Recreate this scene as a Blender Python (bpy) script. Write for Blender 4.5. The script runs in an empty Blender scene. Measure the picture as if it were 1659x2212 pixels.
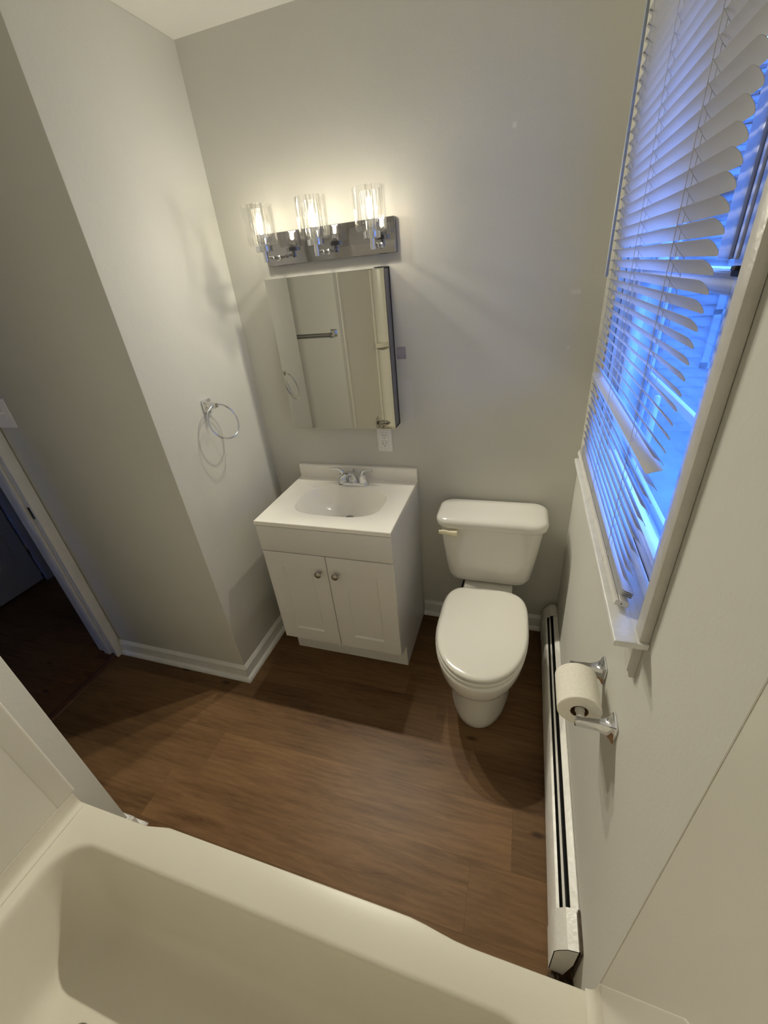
import bpy, bmesh, math, random
from mathutils import Vector, Matrix
random.seed(7)
PI = math.pi
scene = bpy.context.scene
COL = scene.collection

# ------------------------------------------------------------------ materials
def new_mat(name):
    m = bpy.data.materials.new(name); m.use_nodes = True
    nt = m.node_tree; nt.nodes.clear()
    out = nt.nodes.new('ShaderNodeOutputMaterial')
    return m, nt, out

def N(nt, kind, **kw):
    n = nt.nodes.new(kind)
    for k, v in kw.items(): setattr(n, k, v)
    return n

def noise(nt, scale, detail=3.0, rough=0.5, stretch=None, vec=None):
    if vec is None:
        tc = N(nt, 'ShaderNodeTexCoord'); vec = tc.outputs['Object']
    if stretch:
        mp = N(nt, 'ShaderNodeMapping'); mp.inputs['Scale'].default_value = stretch
        nt.links.new(vec, mp.inputs['Vector']); vec = mp.outputs['Vector']
    n = N(nt, 'ShaderNodeTexNoise')
    n.inputs['Scale'].default_value = scale; n.inputs['Detail'].default_value = detail
    n.inputs['Roughness'].default_value = rough
    nt.links.new(vec, n.inputs['Vector'])
    return n

def ramp(nt, fac, stops):
    r = N(nt, 'ShaderNodeValToRGB')
    els = r.color_ramp.elements
    while len(els) < len(stops): els.new(0.5)
    for e, (p, c) in zip(els, stops):
        e.position = p; e.color = (*c, 1) if len(c) == 3 else c
    nt.links.new(fac, r.inputs['Fac'])
    return r

def paint(name, col, rough=0.5, var=0.04, scale=6.0, bump=0.05, bscale=60.0, spec=0.5, coat=0.0, trans=0.0):
    m, nt, out = new_mat(name)
    b = N(nt, 'ShaderNodeBsdfPrincipled')
    n = noise(nt, scale, 4)
    lo = tuple(c * (1 - var) for c in col); hi = tuple(min(1, c * (1 + var)) for c in col)
    r = ramp(nt, n.outputs['Fac'], [(0.3, lo), (0.7, hi)])
    nt.links.new(r.outputs['Color'], b.inputs['Base Color'])
    b.inputs['Roughness'].default_value = rough
    b.inputs['Specular IOR Level'].default_value = spec
    b.inputs['Coat Weight'].default_value = coat
    b.inputs['Coat Roughness'].default_value = 0.08
    if bump:
        n2 = noise(nt, bscale, 3)
        bp = N(nt, 'ShaderNodeBump'); bp.inputs['Strength'].default_value = bump; bp.inputs['Distance'].default_value = 0.01
        nt.links.new(n2.outputs['Fac'], bp.inputs['Height']); nt.links.new(bp.outputs['Normal'], b.inputs['Normal'])
    last = b.outputs['BSDF']
    if trans:
        t = N(nt, 'ShaderNodeBsdfTranslucent'); t.inputs['Color'].default_value = (*col, 1)
        mx = N(nt, 'ShaderNodeMixShader'); mx.inputs[0].default_value = trans
        nt.links.new(last, mx.inputs[1]); nt.links.new(t.outputs[0], mx.inputs[2]); last = mx.outputs[0]
    nt.links.new(last, out.inputs['Surface'])
    return m

def metal(name, col, rough=0.08, bump=0.0):
    m, nt, out = new_mat(name)
    b = N(nt, 'ShaderNodeBsdfPrincipled')
    b.inputs['Base Color'].default_value = (*col, 1); b.inputs['Metallic'].default_value = 1
    n = noise(nt, 40, 2)
    r = ramp(nt, n.outputs['Fac'], [(0.3, (rough * .8,) * 3), (0.7, (rough * 1.3,) * 3)])
    nt.links.new(r.outputs['Color'], b.inputs['Roughness'])
    nt.links.new(b.outputs[0], out.inputs[0])
    return m

WALLC = (0.582, 0.573, 0.522)
def wall_material(name, col=WALLC, marks=()):
    """eggshell wall paint; marks = stains and filler patches with a shape of their own (x0,x1,z0,z1,colour,amount)"""
    m, nt, out = new_mat(name)
    b = N(nt, 'ShaderNodeBsdfPrincipled')
    n = noise(nt, 2.2, 5)
    r = ramp(nt, n.outputs['Fac'], [(0.3, tuple(c * .965 for c in col)), (0.7, tuple(c * 1.02 for c in col))])
    colour = r.outputs['Color']
    tc = N(nt, 'ShaderNodeTexCoord'); sx = N(nt, 'ShaderNodeSeparateXYZ'); nt.links.new(tc.outputs['Object'], sx.inputs[0])
    edge = noise(nt, 30, 3)
    def soft(sock, lo, hi, s):
        a = N(nt, 'ShaderNodeMapRange'); a.interpolation_type = 'SMOOTHSTEP'
        for k, v in ((1, lo - s), (2, lo + s), (3, 0), (4, 1)): a.inputs[k].default_value = v
        c = N(nt, 'ShaderNodeMapRange'); c.interpolation_type = 'SMOOTHSTEP'
        for k, v in ((1, hi - s), (2, hi + s), (3, 1), (4, 0)): c.inputs[k].default_value = v
        nt.links.new(sock, a.inputs[0]); nt.links.new(sock, c.inputs[0])
        mu = N(nt, 'ShaderNodeMath', operation='MULTIPLY'); nt.links.new(a.outputs[0], mu.inputs[0]); nt.links.new(c.outputs[0], mu.inputs[1])
        return mu.outputs[0]
    for (x0, x1, z0, z1, mc, amt, s) in marks:
        mu = N(nt, 'ShaderNodeMath', operation='MULTIPLY')
        nt.links.new(soft(sx.outputs[0], x0, x1, s), mu.inputs[0]); nt.links.new(soft(sx.outputs[2], z0, z1, s), mu.inputs[1])
        m2 = N(nt, 'ShaderNodeMath', operation='MULTIPLY'); nt.links.new(mu.outputs[0], m2.inputs[0])
        e = ramp(nt, edge.outputs['Fac'], [(0.3, (amt * .6,) * 3), (0.6, (amt,) * 3)]); nt.links.new(e.outputs['Color'], m2.inputs[1])
        mx = N(nt, 'ShaderNodeMix', data_type='RGBA'); nt.links.new(m2.outputs[0], mx.inputs['Factor'])
        nt.links.new(colour, mx.inputs['A']); mx.inputs['B'].default_value = (*mc, 1); colour = mx.outputs['Result']
    nt.links.new(colour, b.inputs['Base Color'])
    b.inputs['Roughness'].default_value = 0.62; b.inputs['Specular IOR Level'].default_value = 0.25
    n2 = noise(nt, 5, 6, 0.6); n3 = noise(nt, 160, 2)
    ad = N(nt, 'ShaderNodeMath', operation='MULTIPLY_ADD'); ad.inputs[1].default_value = 0.06
    nt.links.new(n3.outputs['Fac'], ad.inputs[0]); nt.links.new(n2.outputs['Fac'], ad.inputs[2])
    bp = N(nt, 'ShaderNodeBump'); bp.inputs['Strength'].default_value = 0.22; bp.inputs['Distance'].default_value = 0.012
    nt.links.new(ad.outputs[0], bp.inputs['Height']); nt.links.new(bp.outputs[0], b.inputs['Normal'])
    nt.links.new(b.outputs[0], out.inputs[0])
    return m

def plank_material(name, light, dark, rough=0.42):
    m, nt, out = new_mat(name)
    b = N(nt, 'ShaderNodeBsdfPrincipled')
    tc = N(nt, 'ShaderNodeTexCoord'); at = N(nt, 'ShaderNodeAttribute', attribute_name='plank')
    off = N(nt, 'ShaderNodeVectorMath', operation='MULTIPLY_ADD'); off.inputs[1].default_value = (37, 11, 5)
    nt.links.new(at.outputs['Color'], off.inputs[0]); nt.links.new(tc.outputs['Object'], off.inputs[2])
    n1 = noise(nt, 2.0, 7, 0.66, (1, 6, 1), off.outputs[0]); n1.inputs['Distortion'].default_value = .6
    n2 = noise(nt, 5.5, 5, 0.7, (1, 9, 1), off.outputs[0]); n2.inputs['Distortion'].default_value = 1.2
    n3 = noise(nt, 42, 3, 0.7, (.5, 14, 1), off.outputs[0])
    n4 = noise(nt, 1.6, 3, 0.5, (1, 2.2, 1), off.outputs[0])
    # cathedral grain from a distorted wave
    w = N(nt, 'ShaderNodeTexWave'); w.wave_type = 'BANDS'; w.bands_direction = 'Y'
    w.inputs['Scale'].default_value = 9; w.inputs['Distortion'].default_value = 9; w.inputs['Detail'].default_value = 3; w.inputs['Detail Scale'].default_value = 0.8
    mp = N(nt, 'ShaderNodeMapping'); mp.inputs['Scale'].default_value = (0.35, 1.6, 1)
    nt.links.new(off.outputs[0], mp.inputs[0]); nt.links.new(mp.outputs[0], w.inputs['Vector'])
    def mixf(a, bb, f):
        x = N(nt, 'ShaderNodeMix', data_type='FLOAT'); x.inputs['Factor'].default_value = f
        nt.links.new(a, x.inputs['A']); nt.links.new(bb, x.inputs['B']); return x.outputs['Result']
    v = mixf(n1.outputs['Fac'], n2.outputs['Fac'], .34); v = mixf(v, w.outputs['Fac'], .045); v = mixf(v, n3.outputs['Fac'], .17); v = mixf(v, n4.outputs['Fac'], .22)
    r = ramp(nt, v, [(0.34, dark), (0.45, tuple(.45 * d + .55 * l for d, l in zip(dark, light))), (0.55, light), (0.70, tuple(min(1, c * 1.22) for c in light))])
    # knots
    vo = N(nt, 'ShaderNodeTexVoronoi'); vo.inputs['Scale'].default_value = 2.6
    mp2 = N(nt, 'ShaderNodeMapping'); mp2.inputs['Scale'].default_value = (1, 2.6, 1)
    nt.links.new(off.outputs[0], mp2.inputs[0]); nt.links.new(mp2.outputs[0], vo.inputs['Vector'])
    kn = ramp(nt, vo.outputs['Distance'], [(0.0, (1, 1, 1)), (0.035, (.8, .8, .8)), (0.09, (0, 0, 0))])
    sep = N(nt, 'ShaderNodeSeparateColor'); nt.links.new(at.outputs['Color'], sep.inputs[0])
    hv = N(nt, 'ShaderNodeMapRange'); hv.inputs[3].default_value = 0.86; hv.inputs[4].default_value = 1.12
    nt.links.new(sep.outputs[0], hv.inputs[0])
    mk = N(nt, 'ShaderNodeMix', data_type='RGBA'); nt.links.new(kn.outputs['Color'], mk.inputs['Factor'])
    nt.links.new(r.outputs['Color'], mk.inputs['A']); mk.inputs['B'].default_value = (*(c * .55 for c in dark), 1)
    sc = N(nt, 'ShaderNodeVectorMath', operation='SCALE'); nt.links.new(mk.outputs['Result'], sc.inputs[0]); nt.links.new(hv.outputs[0], sc.inputs['Scale'])
    nt.links.new(sc.outputs[0], b.inputs['Base Color'])
    b.inputs['Roughness'].default_value = rough; b.inputs['Specular IOR Level'].default_value = 0.14
    bp = N(nt, 'ShaderNodeBump'); bp.inputs['Strength'].default_value = 0.18; bp.inputs['Distance'].default_value = 0.003
    nt.links.new(v, bp.inputs['Height']); nt.links.new(bp.outputs[0], b.inputs['Normal'])
    nt.links.new(b.outputs[0], out.inputs[0])
    return m

def glass(name, tint=(1, 1, 1), base=0.06, edge=0.55, streak=0.0, rough=0.02):
    """thin clear glass: lets light straight through, reflects more towards grazing"""
    m, nt, out = new_mat(name)
    t = N(nt, 'ShaderNodeBsdfTransparent'); t.inputs[0].default_value = (*tint, 1)
    g = N(nt, 'ShaderNodeBsdfGlossy'); g.inputs['Color'].default_value = (1, 1, 1, 1); g.inputs['Roughness'].default_value = rough
    lw = N(nt, 'ShaderNodeLayerWeight'); lw.inputs['Blend'].default_value = 0.5
    pw = N(nt, 'ShaderNodeMath', operation='POWER'); pw.inputs[1].default_value = 3.0; nt.links.new(lw.outputs['Facing'], pw.inputs[0])
    mr = N(nt, 'ShaderNodeMapRange'); mr.inputs[3].default_value = base; mr.inputs[4].default_value = edge
    nt.links.new(pw.outputs[0], mr.inputs[0])
    mx = N(nt, 'ShaderNodeMixShader'); nt.links.new(mr.outputs[0], mx.inputs[0])
    nt.links.new(t.outputs[0], mx.inputs[1]); nt.links.new(g.outputs[0], mx.inputs[2])
    if streak:
        n = noise(nt, 110, 2, 0.5, (1, 1, 0.03))
        bp = N(nt, 'ShaderNodeBump'); bp.inputs['Strength'].default_value = streak; bp.inputs['Distance'].default_value = 0.02
        nt.links.new(n.outputs['Fac'], bp.inputs['Height']); nt.links.new(bp.outputs[0], g.inputs['Normal']); nt.links.new(bp.outputs[0], lw.inputs['Normal'])
        r = ramp(nt, n.outputs['Fac'], [(0.38, (.84, .84, .82)), (0.52, (1, 1, 1))]); nt.links.new(r.outputs['Color'], t.inputs[0])
    nt.links.new(mx.outputs[0], out.inputs[0])
    return m

def emitter(name, col, s):
    m, nt, out = new_mat(name)
    e = N(nt, 'ShaderNodeEmission'); e.inputs[0].default_value = (*col, 1); e.inputs[1].default_value = s
    nt.links.new(e.outputs[0], out.inputs[0]); return m

M = {}
M['wall'] = wall_material('wall_paint_grey')
M['wall_back'] = wall_material('wall_paint_back', marks=[
    (.705, .744, 1.386, 1.434, (.24, .20, .27), .85, .002), (.724, .764, 1.12, 1.30, (.66, .645, .63), .45, .010),
    (.70, .80, 1.60, 1.90, (.66, .60, .52), .45, .02), (1.345, 1.375, 1.578, 1.592, (.72, .71, .66), .8, .004),
    (1.122, 1.134, 2.048, 2.062, (.74, .73, .66), .8, .003), (1.352, 1.362, 1.40, 1.41, (.72, .71, .66), .6, .003)])
M['wall_return'] = wall_material('wall_paint_return')
M['ceiling'] = paint("ceiling_paint", (.68, .665, .60), .75, .02, 3, .06, 80)
M['trim'] = paint('trim_gloss_white', (.72, .71, .68), .30, .04, 12, .05, 40)
M['trim_worn'] = paint('trim_old_paint', (.52, .50, .455), .38, .06, 26, .12, 70)
M['cab'] = paint('cabinet_white_laminate', (.71, .69, .65), .38, .02, 5, .02, 120)
M['cab_side'] = paint('cabinet_side_laminate', (.68, .67, .68), .35, .02, 5, .02, 120)
M['marble'] = paint('cultured_marble', (.89, .86, .79), .22, .02, 4, 0, 10, .5, .3)
M['porcelain'] = paint('vitreous_china', (.72, .70, .645), .10, .012, 4, 0, 10, .5, .6)
M['seat'] = paint('seat_plastic', (.68, .66, .60), .16, .012, 4, 0, 10, .5, .35)
M['lever'] = paint('ivory_plastic', (.82, .76, .55), .3, .03, 20, 0, 10)
M['acrylic'] = paint('tub_acrylic', (.63, .597, .505), .36, .02, 3, .02, 300, .4, 0)
M['surround'] = paint('surround_panel', (.64, .615, .545), .30, .02, 2, .02, 250)
M['heater'] = paint('heater_enamel', (.70, .68, .64), .34, .07, 22, .12, 60)
M['grime_gap'] = paint('grime_gap_brown', (.06, .038, .022), .8, .4, 60, .3, 120)  # brown of the caulk grime, also the painted shade in the heater gap
M['black'] = paint('dark_recess', (.012, .011, .010), .6, .3, 40, 0, 10)
M['rubber_gap_shade'] = paint('dark_gap', (.03, .03, .035), .7, .3, 40, 0, 10)  # dark hose rubber, also the painted shade of the sash crack
M['paper'] = paint('tissue_paper', (.80, .765, .68), .95, .04, 160, .10, 420, .1)
M['card'] = paint('cardboard', (.17, .10, .06), .9, .2, 60, .1, 120, .1)
M['plastic'] = paint('outlet_plastic', (.76, .75, .72), .30, .02, 8, 0, 10)
M['roller'] = paint('roller_plastic', (.55, .53, .48), .25, .05, 20, 0, 10)
M['blind'] = paint('blind_vinyl', (.64, .64, .65), .36, .03, 14, .03, 60, .4, 0, .34)
M['blind_rail'] = paint('blind_rail', (.70, .68, .64), .40, .05, 18, .03, 60)
M['cord'] = paint('blind_cord', (.50, .49, .50), .8, .15, 90, .2, 200)
M['vinyl'] = paint('window_vinyl', (.50, .52, .56), .35, .03, 12, .03, 60)
M['stool'] = paint('stool_paint', (.70, .70, .68), .36, .06, 30, .10, 90)
M['chrome'] = metal('chrome', (.74, .75, .78), .05)
M['chrome_soft'] = metal('chrome_brushed', (.62, .62, .64), .16)
M['nickel'] = metal('antique_nickel', (.42, .39, .34), .28)
M['steel'] = paint('cabinet_side_grey', (.19, .18, .19), .35, .05, 10, 0, 20)
M['chrome_plate'] = metal('chrome_backplate', (.34, .33, .34), .05)
M['chrome_dark'] = metal('chrome_dark', (.45, .44, .43), .08)
M['drain'] = metal('drain_steel', (.34, .33, .31), .30)
M['silver'] = metal('mirror_silver', (.60, .595, .54), .004)
M['frame_dark'] = paint('mirror_dark_edge', (.03, .03, .035), .4, .1, 30, 0, 10)
M['shade'] = glass('lamp_shade_glass', (1, 1, 1), .04, .70, .22, .03)
M['bulb'] = glass('bulb_glass', (1, 1, 1), .04, .60, 0, .02)
M['pane'] = glass('window_glass', (.93, .96, 1.0), .05, .40, 0, .01)
M['filament'] = emitter('bulb_filament', (1.0, .86, .60), 42)
M['floor'] = plank_material('oak_vinyl_plank', (.160, .090, .042), (.058, .029, .0125))
M['hallfloor'] = plank_material('hall_oak_strip', (.15, .070, .030), (.050, .020, .008), .35)
M['thresh'] = paint('threshold_cherry', (.085, .030, .013), .4, .25, 30, .1, 60)
M['halldoor'] = paint('hall_door_blue_tint', (.42, .46, .58), .45, .03, 8, .03, 40)  # white door with blue dusk light put into its colour
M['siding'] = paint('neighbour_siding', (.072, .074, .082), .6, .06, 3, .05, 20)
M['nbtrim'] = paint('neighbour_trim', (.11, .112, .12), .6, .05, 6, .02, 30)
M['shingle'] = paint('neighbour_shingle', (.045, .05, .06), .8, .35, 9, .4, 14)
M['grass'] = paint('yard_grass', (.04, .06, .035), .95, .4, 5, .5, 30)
M['screen'] = paint('storm_frame', (.36, .40, .46), .4, .05, 20, .02, 60)

# ------------------------------------------------------------------ mesh helpers
def obj(name, bm, mat, parent=None, smooth=None, **props):
    """one mesh object from a bmesh; smooth = sharp-edge angle in degrees"""
    bmesh.ops.remove_doubles(bm, verts=bm.verts, dist=1e-6)
    bmesh.ops.recalc_face_normals(bm, faces=bm.faces)
    if smooth:
        lim = math.radians(smooth)
        for f in bm.faces: f.smooth = True
        for e in bm.edges:
            if len(e.link_faces) == 2:
                e.smooth = e.calc_face_angle(0) < lim
            else: e.smooth = False
    me = bpy.data.meshes.new(name); bm.to_mesh(me); bm.free()
    for mm in (mat if isinstance(mat, (list, tuple)) else [mat]): me.materials.append(mm)
    o = bpy.data.objects.new(name, me); COL.objects.link(o)
    if parent is not None: o.parent = parent; o.matrix_parent_inverse = parent.matrix_basis.inverted()
    for k, v in props.items(): o[k] = v
    return o

def thing(name, label, cat, loc, group=None, kind=None):
    o = bpy.data.objects.new(name, None); COL.objects.link(o); o.location = loc
    o.empty_display_size = .05
    o['label'] = label; o['category'] = cat
    if group: o['group'] = group
    if kind: o['kind'] = kind
    return o

def tag(o, label, cat, kind=None, group=None):
    o['label'] = label; o['category'] = cat
    if kind: o['kind'] = kind
    if group: o['group'] = group
    return o

def BM(): return bmesh.new()

def box(bm, x0, x1, y0, y1, z0, z1, bev=0.0, seg=2):
    t = bmesh.new()
    bmesh.ops.create_cube(t, size=1)
    for v in t.verts:
        v.co = Vector(((x0 + x1) / 2 + v.co.x * (x1 - x0), (y0 + y1) / 2 + v.co.y * (y1 - y0), (z0 + z1) / 2 + v.co.z * (z1 - z0)))
    if bev: bmesh.ops.bevel(t, geom=t.edges[:], offset=bev, segments=seg, profile=.5, affect='EDGES')
    merge(bm, t); return bm

def merge(bm, t, mat=None):
    if mat is not None:
        for v in t.verts: v.co = mat @ v.co
    me = bpy.data.meshes.new('tmp'); t.to_mesh(me); t.free(); bm.from_mesh(me); bpy.data.meshes.remove(me)

def rings(bm, rs, close=True, cap0=True, cap1=True):
    """skin successive rings of points"""
    vr = [[bm.verts.new(Vector(p)) for p in r] for r in rs]
    n = len(vr[0])
    for a, b in zip(vr, vr[1:]):
        for i in range(n if close else n - 1):
            j = (i + 1) % n
            try: bm.faces.new((a[i], a[j], b[j], b[i]))
            except ValueError: pass
    if cap0: bm.faces.new(list(reversed(vr[0])))
    if cap1: bm.faces.new(vr[-1])
    return bm

def frame_for(d):
    d = Vector(d).normalized()
    up = Vector((0, 0, 1)) if abs(d.z) < .9 else Vector((0, 1, 0))
    a = d.cross(up).normalized(); b = a.cross(d).normalized()
    return a, b

def tube(bm, pts, r, n=12, closed=False, cap=True, ab=None):
    pts = [Vector(p) for p in pts]; rs = []
    m = len(pts); a = b = None
    for i, p in enumerate(pts):
        if closed: d = pts[(i + 1) % m] - pts[i - 1]
        else: d = pts[min(i + 1, m - 1)] - pts[max(i - 1, 0)]
        if a is None: a, b = ab or frame_for(d)
        else:
            dn = d.normalized(); a = (a - dn * a.dot(dn)).normalized(); b = dn.cross(a).normalized() * (1 if b.dot(dn.cross(a)) > 0 else -1)
        rr = r[i] if isinstance(r, (list, tuple)) else r
        ra, rb = rr if isinstance(rr, (list, tuple)) else (rr, rr)
        rs.append([p + a * math.cos(2 * PI * k / n) * ra + b * math.sin(2 * PI * k / n) * rb for k in range(n)])
    if closed: rs.append(rs[0])
    return rings(bm, rs, cap0=cap and not closed, cap1=cap and not closed)

def lathe(bm, prof, origin, axis='z', n=40, cap0=True, cap1=True):
    """prof: list of (radius, along)"""
    o = Vector(origin); rs = []
    for r, h in prof:
        ring = []
        for k in range(n):
            c, s = math.cos(2 * PI * k / n) * r, math.sin(2 * PI * k / n) * r
            p = {'z': (c, s, h), 'x': (h, c, s), 'y': (c, h, s)}[axis]
            ring.append(o + Vector(p))
        rs.append(ring)
    return rings(bm, rs, cap0=cap0, cap1=cap1)

def prism(bm, poly, axis, a0, a1):
    """closed polygon extruded along an axis; poly in the two other axes"""
    def P(p, a):
        return {'x': (a, p[0], p[1]), 'y': (p[0], a, p[1]), 'z': (p[0], p[1], a)}[axis]
    return rings(bm, [[P(p, a0) for p in poly], [P(p, a1) for p in poly]])

def rrect(cx, cy, hx, hy, r, n=6):
    pts = []
    for (sx, sy, a0) in ((1, 1, 0), (-1, 1, PI / 2), (-1, -1, PI), (1, -1, 3 * PI / 2)):
        for k in range(n + 1):
            a = a0 + k * PI / 2 / n
            pts.append((cx + sx * (hx - r) + r * math.cos(a), cy + sy * (hy - r) + r * math.sin(a)))
    return pts

# ------------------------------------------------------------------ measured layout (metres)
H = 2.445; XR = 1.4513; YR = -0.640; XD = -0.82; YW = -1.331; XT = -0.035; YT = -1.39; YB = -2.15; ZT = .34
T = .11
WY0, WY1, WZ0, WZ1 = -1.093, -.318, 1.083, 2.10       # window opening

def tagS(o, label, cat): return tag(o, label, cat, kind='structure')

# floor: individual planks in one mesh, with a tiny bevel between them
def plank_floor(name, x0, x1, y0, y1, rowlist, mat, lab, cat='floor'):
    bm = BM(); lay = None; data = []
    for (ya, yb, joints) in rowlist:
        js = [x0] + [j for j in joints if x0 < j < x1] + [x1]
        for a, b in zip(js, js[1:]):
            n0 = len(bm.faces)
            g = .0003
            t = bmesh.new(); bmesh.ops.create_cube(t, size=1)
            for v in t.verts: v.co = Vector(((a + b) / 2 + v.co.x * (b - a - g), (ya + yb) / 2 + v.co.y * (yb - ya - g), -.006 + v.co.z * .012))
            merge(bm, t)
            data += [random.random()] * (len(bm.faces) - n0)
    box(bm, x0, x1, y0, y1, -.05, -.0115); data += [0] * (len(bm.faces) - len(data))
    me = bpy.data.meshes.new(name); bm.to_mesh(me); bm.free(); me.materials.append(mat)
    ca = me.color_attributes.new('plank', 'FLOAT_COLOR', 'CORNER')
    for p in me.polygons:
        r = data[p.index]; rr = (r * 7.31) % 1
        for li in p.loop_indices: ca.data[li].color = (r, rr, (r * 3.7) % 1, 1)
    o = bpy.data.objects.new(name, me); COL.objects.link(o)
    return tagS(o, lab, cat)
rows = []
y = -1.105 - .185 * 6
J = {-1.29: [1.156, -.06], -1.105: [1.283, .062], -.92: [1.117, -.10], -.735: [.955, -.26], -.55: [.79, -.43], -.365: [.30], -.18: [1.1, -.12]}
while y < .05:
    key = min(J, key=lambda k: abs(k - y))
    js = sorted(J[key]) if abs(key - y) < .02 else [random.uniform(0, 1.2)]
    rows.append((y, min(y + .185, .02), js)); y += .185
rows[0] = (YB - .02, rows[0][1], rows[0][2])
rows = [r for r in rows if r[1] > YB]
plank_floor('floor', XD + .01, XR + .05, YB, .02, rows, M['floor'], 'brown oak vinyl plank floor of the bathroom')
hr = []
y = -3.1; random.seed(3)
while y < .6:
    hr.append((y, y + .085, sorted(random.uniform(-2.1, -.9) for _ in range(2)))); y += .085
plank_floor('floor', -2.1, XD - .028, -3.1, .6, hr, M['hallfloor'], 'dark narrow strip wood floor in the hall beyond the doorway')

# ceiling + walls
tagS(obj('ceiling', box(BM(), XD - T, XR + T, YB - T, T, H, H + .06), M['ceiling']), 'plain off-white bathroom ceiling', 'ceiling')
tagS(obj('wall_back', box(BM(), 0, XR, 0, T, 0, H), M['wall_back']), 'grey wall behind the vanity and toilet with filler patches', 'wall')
# return wall block (towel ring face x=0 and dark face y=YR)
tagS(obj('wall_left', box(BM(), XD, 0, YR, T, 0, H, .003, 2), M['wall_return'], smooth=30), 'grey wall block to the left of the vanity that carries the towel ring', 'wall')
# door wall x = XD, opening from YR to YW, z up to 2.03
bm = BM(); box(bm, XD - .13, XD, YR, .6, 0, H); box(bm, XD - .13, XD, -3.0, YW, 0, H); box(bm, XD - .13, XD, YW, YR, 2.04, H)
tagS(obj('wall_entry', bm, M['wall']), 'grey wall around the open doorway', 'wall')
tagS(obj('wall_wing', box(BM(), XD, XT, YB - T, YW, 0, H, .003, 2), M['wall'], smooth=30), 'grey wall end beside the tub, at its left', 'wall')
tagS(obj('wall_tub', box(BM(), XT, XR, YB - T, YB, 0, H), M['wall']), 'grey wall behind the bathtub', 'wall')
bm = BM()
box(bm, XR, XR + T, WY1, T, 0, H); box(bm, XR, XR + T, YB - T, WY0, 0, H)
box(bm, XR, XR + T, WY0, WY1, 0, WZ0 - .004); box(bm, XR, XR + T, WY0, WY1, WZ1, H)
tagS(obj('wall_right', bm, M['wall']), 'grey wall on the right that holds the window', 'wall')
# hall shell: door at the far side, blue evening light through an opening added in the unseen end wall
bm = BM(); box(bm, -2.10, -1.98, -.16, .6, 0, H); box(bm, -2.10, -1.98, -3.0, -1.12, 0, H); box(bm, -2.10, -1.98, -1.12, -.16, 2.05, H); box(bm, -2.14, -2.101, -1.2, -.1, -.05, H)  # last slab is added behind the door to block sky light
tagS(obj('wall_hall', bm, M['wall']), 'hall wall around the far door, with an added backing that blocks sky light', 'wall')
tagS(obj('wall_hallend', box(BM(), -2.1, XD - .13, .6, .7, 0, H), M['wall']), 'end wall of the hall, out past the doorway', 'wall')
bm = BM(); hx0, hx1 = -1.98, XD - .13
box(bm, hx0 - .12, -1.82, -3.1, -3.0, 0, H); box(bm, -1.58, hx1 + .12, -3.1, -3.0, 0, H); box(bm, -1.82, -1.58, -3.1, -3.0, 0, 1.0); box(bm, -1.82, -1.58, -3.1, -3.0, 1.45, H)  # opening added out of view to let blue light into the hall
tagS(obj('wall_hallopening', bm, M['wall']), 'unseen hall end wall with a small opening added to let in blue dusk light', 'wall')
tagS(obj('ceiling', box(BM(), -2.1, XD - T - .001, -3.0, .7, H, H + .06), M['ceiling']), 'hall ceiling beyond the doorway', 'ceiling')

# hall door (white, with the blue dusk light tinted into its colour)
d2 = thing('door_2', 'closed white panel door across the hall, blue dusk light tinted into its colour', 'door', (-1.99, -.62, 0), kind='structure')
bm = BM(); box(bm, -2.03, -1.985, -1.06, -.235, .012, 2.03, .003)
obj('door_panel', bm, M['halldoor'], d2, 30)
for (ya, yb, za, zb) in ((-.98, -.68, .2, .85), (-.60, -.315, .2, .85), (-.98, -.68, 1.0, 1.9), (-.60, -.315, 1.0, 1.9)):
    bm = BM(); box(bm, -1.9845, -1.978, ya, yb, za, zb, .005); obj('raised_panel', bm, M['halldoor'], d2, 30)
bm = BM(); box(bm, -1.979, -1.955, -.232, -.165, .0, 2.05, .004); box(bm, -1.979, -1.955, -1.13, -1.063, .0, 2.05, .004); box(bm, -1.979, -1.955, -1.13, -.165, 2.052, 2.12, .004)
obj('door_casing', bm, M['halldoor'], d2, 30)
bm = BM(); box(bm, -1.984, -1.972, -.238, -.226, .22, .31, .002); lathe(bm, [(.006, 0), (.006, .09)], (-1.968, -.232, .22), 'z', 12)
obj('hinge', bm, M['nickel'], d2, 30)

# bathroom doorway trim
d1 = thing('door_1', 'white frame of the open doorway at the left, door itself not in view', 'door frame', (XD, -1.0, 0), kind='structure')
def casing_profile_y(bm, ya, yb, x_wall, z0, z1, s=1):   # flat casing on plane x = x_wall, projecting +x
    box(bm, x_wall, x_wall + .016 * s, ya, yb, z0, z1, .003)
bm = BM(); casing_profile_y(bm, -.690, YR - .002, XD, 0, 2.105); casing_profile_y(bm, YW + .002, YW + .05, XD, 0, 2.105)
box(bm, XD, XD + .016, YW + .05, -.690, 2.045, 2.105, .003)
obj('casing', bm, M['trim'], d1, 30)
bm = BM(); box(bm, XD - .145, XD - .001, -.672, YR - .001, 0, 2.04, .002); box(bm, XD - .145, XD - .001, YW + .001, YW + .032, 0, 2.04, .002)
box(bm, XD - .145, XD - .001, YW + .032, -.672, 2.012, 2.04, .002)
obj('jamb', bm, M['trim'], d1, 30)
bm = BM(); box(bm, XD - .088, XD - .05, -.684, -.6725, 0, 2.011, .002); box(bm, XD - .088, XD - .05, YW + .0325, YW + .044, 0, 2.011, .002)
obj('door_stop', bm, M['trim'], d1, 30)
bm = BM(); box(bm, XD - .045, XD - .012, -.6745, -.6715, .875, .935, .001)
obj('strike_plate', bm, M['black'], d1, label='dark strike plate let into the jamb')
bm = BM(); prism(bm, [(XD - .028, .0), (XD - .024, .009), (XD - .004, .011), (XD + .012, .007), (XD + .016, .0)], 'y', YW + .034, -.676)
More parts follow.
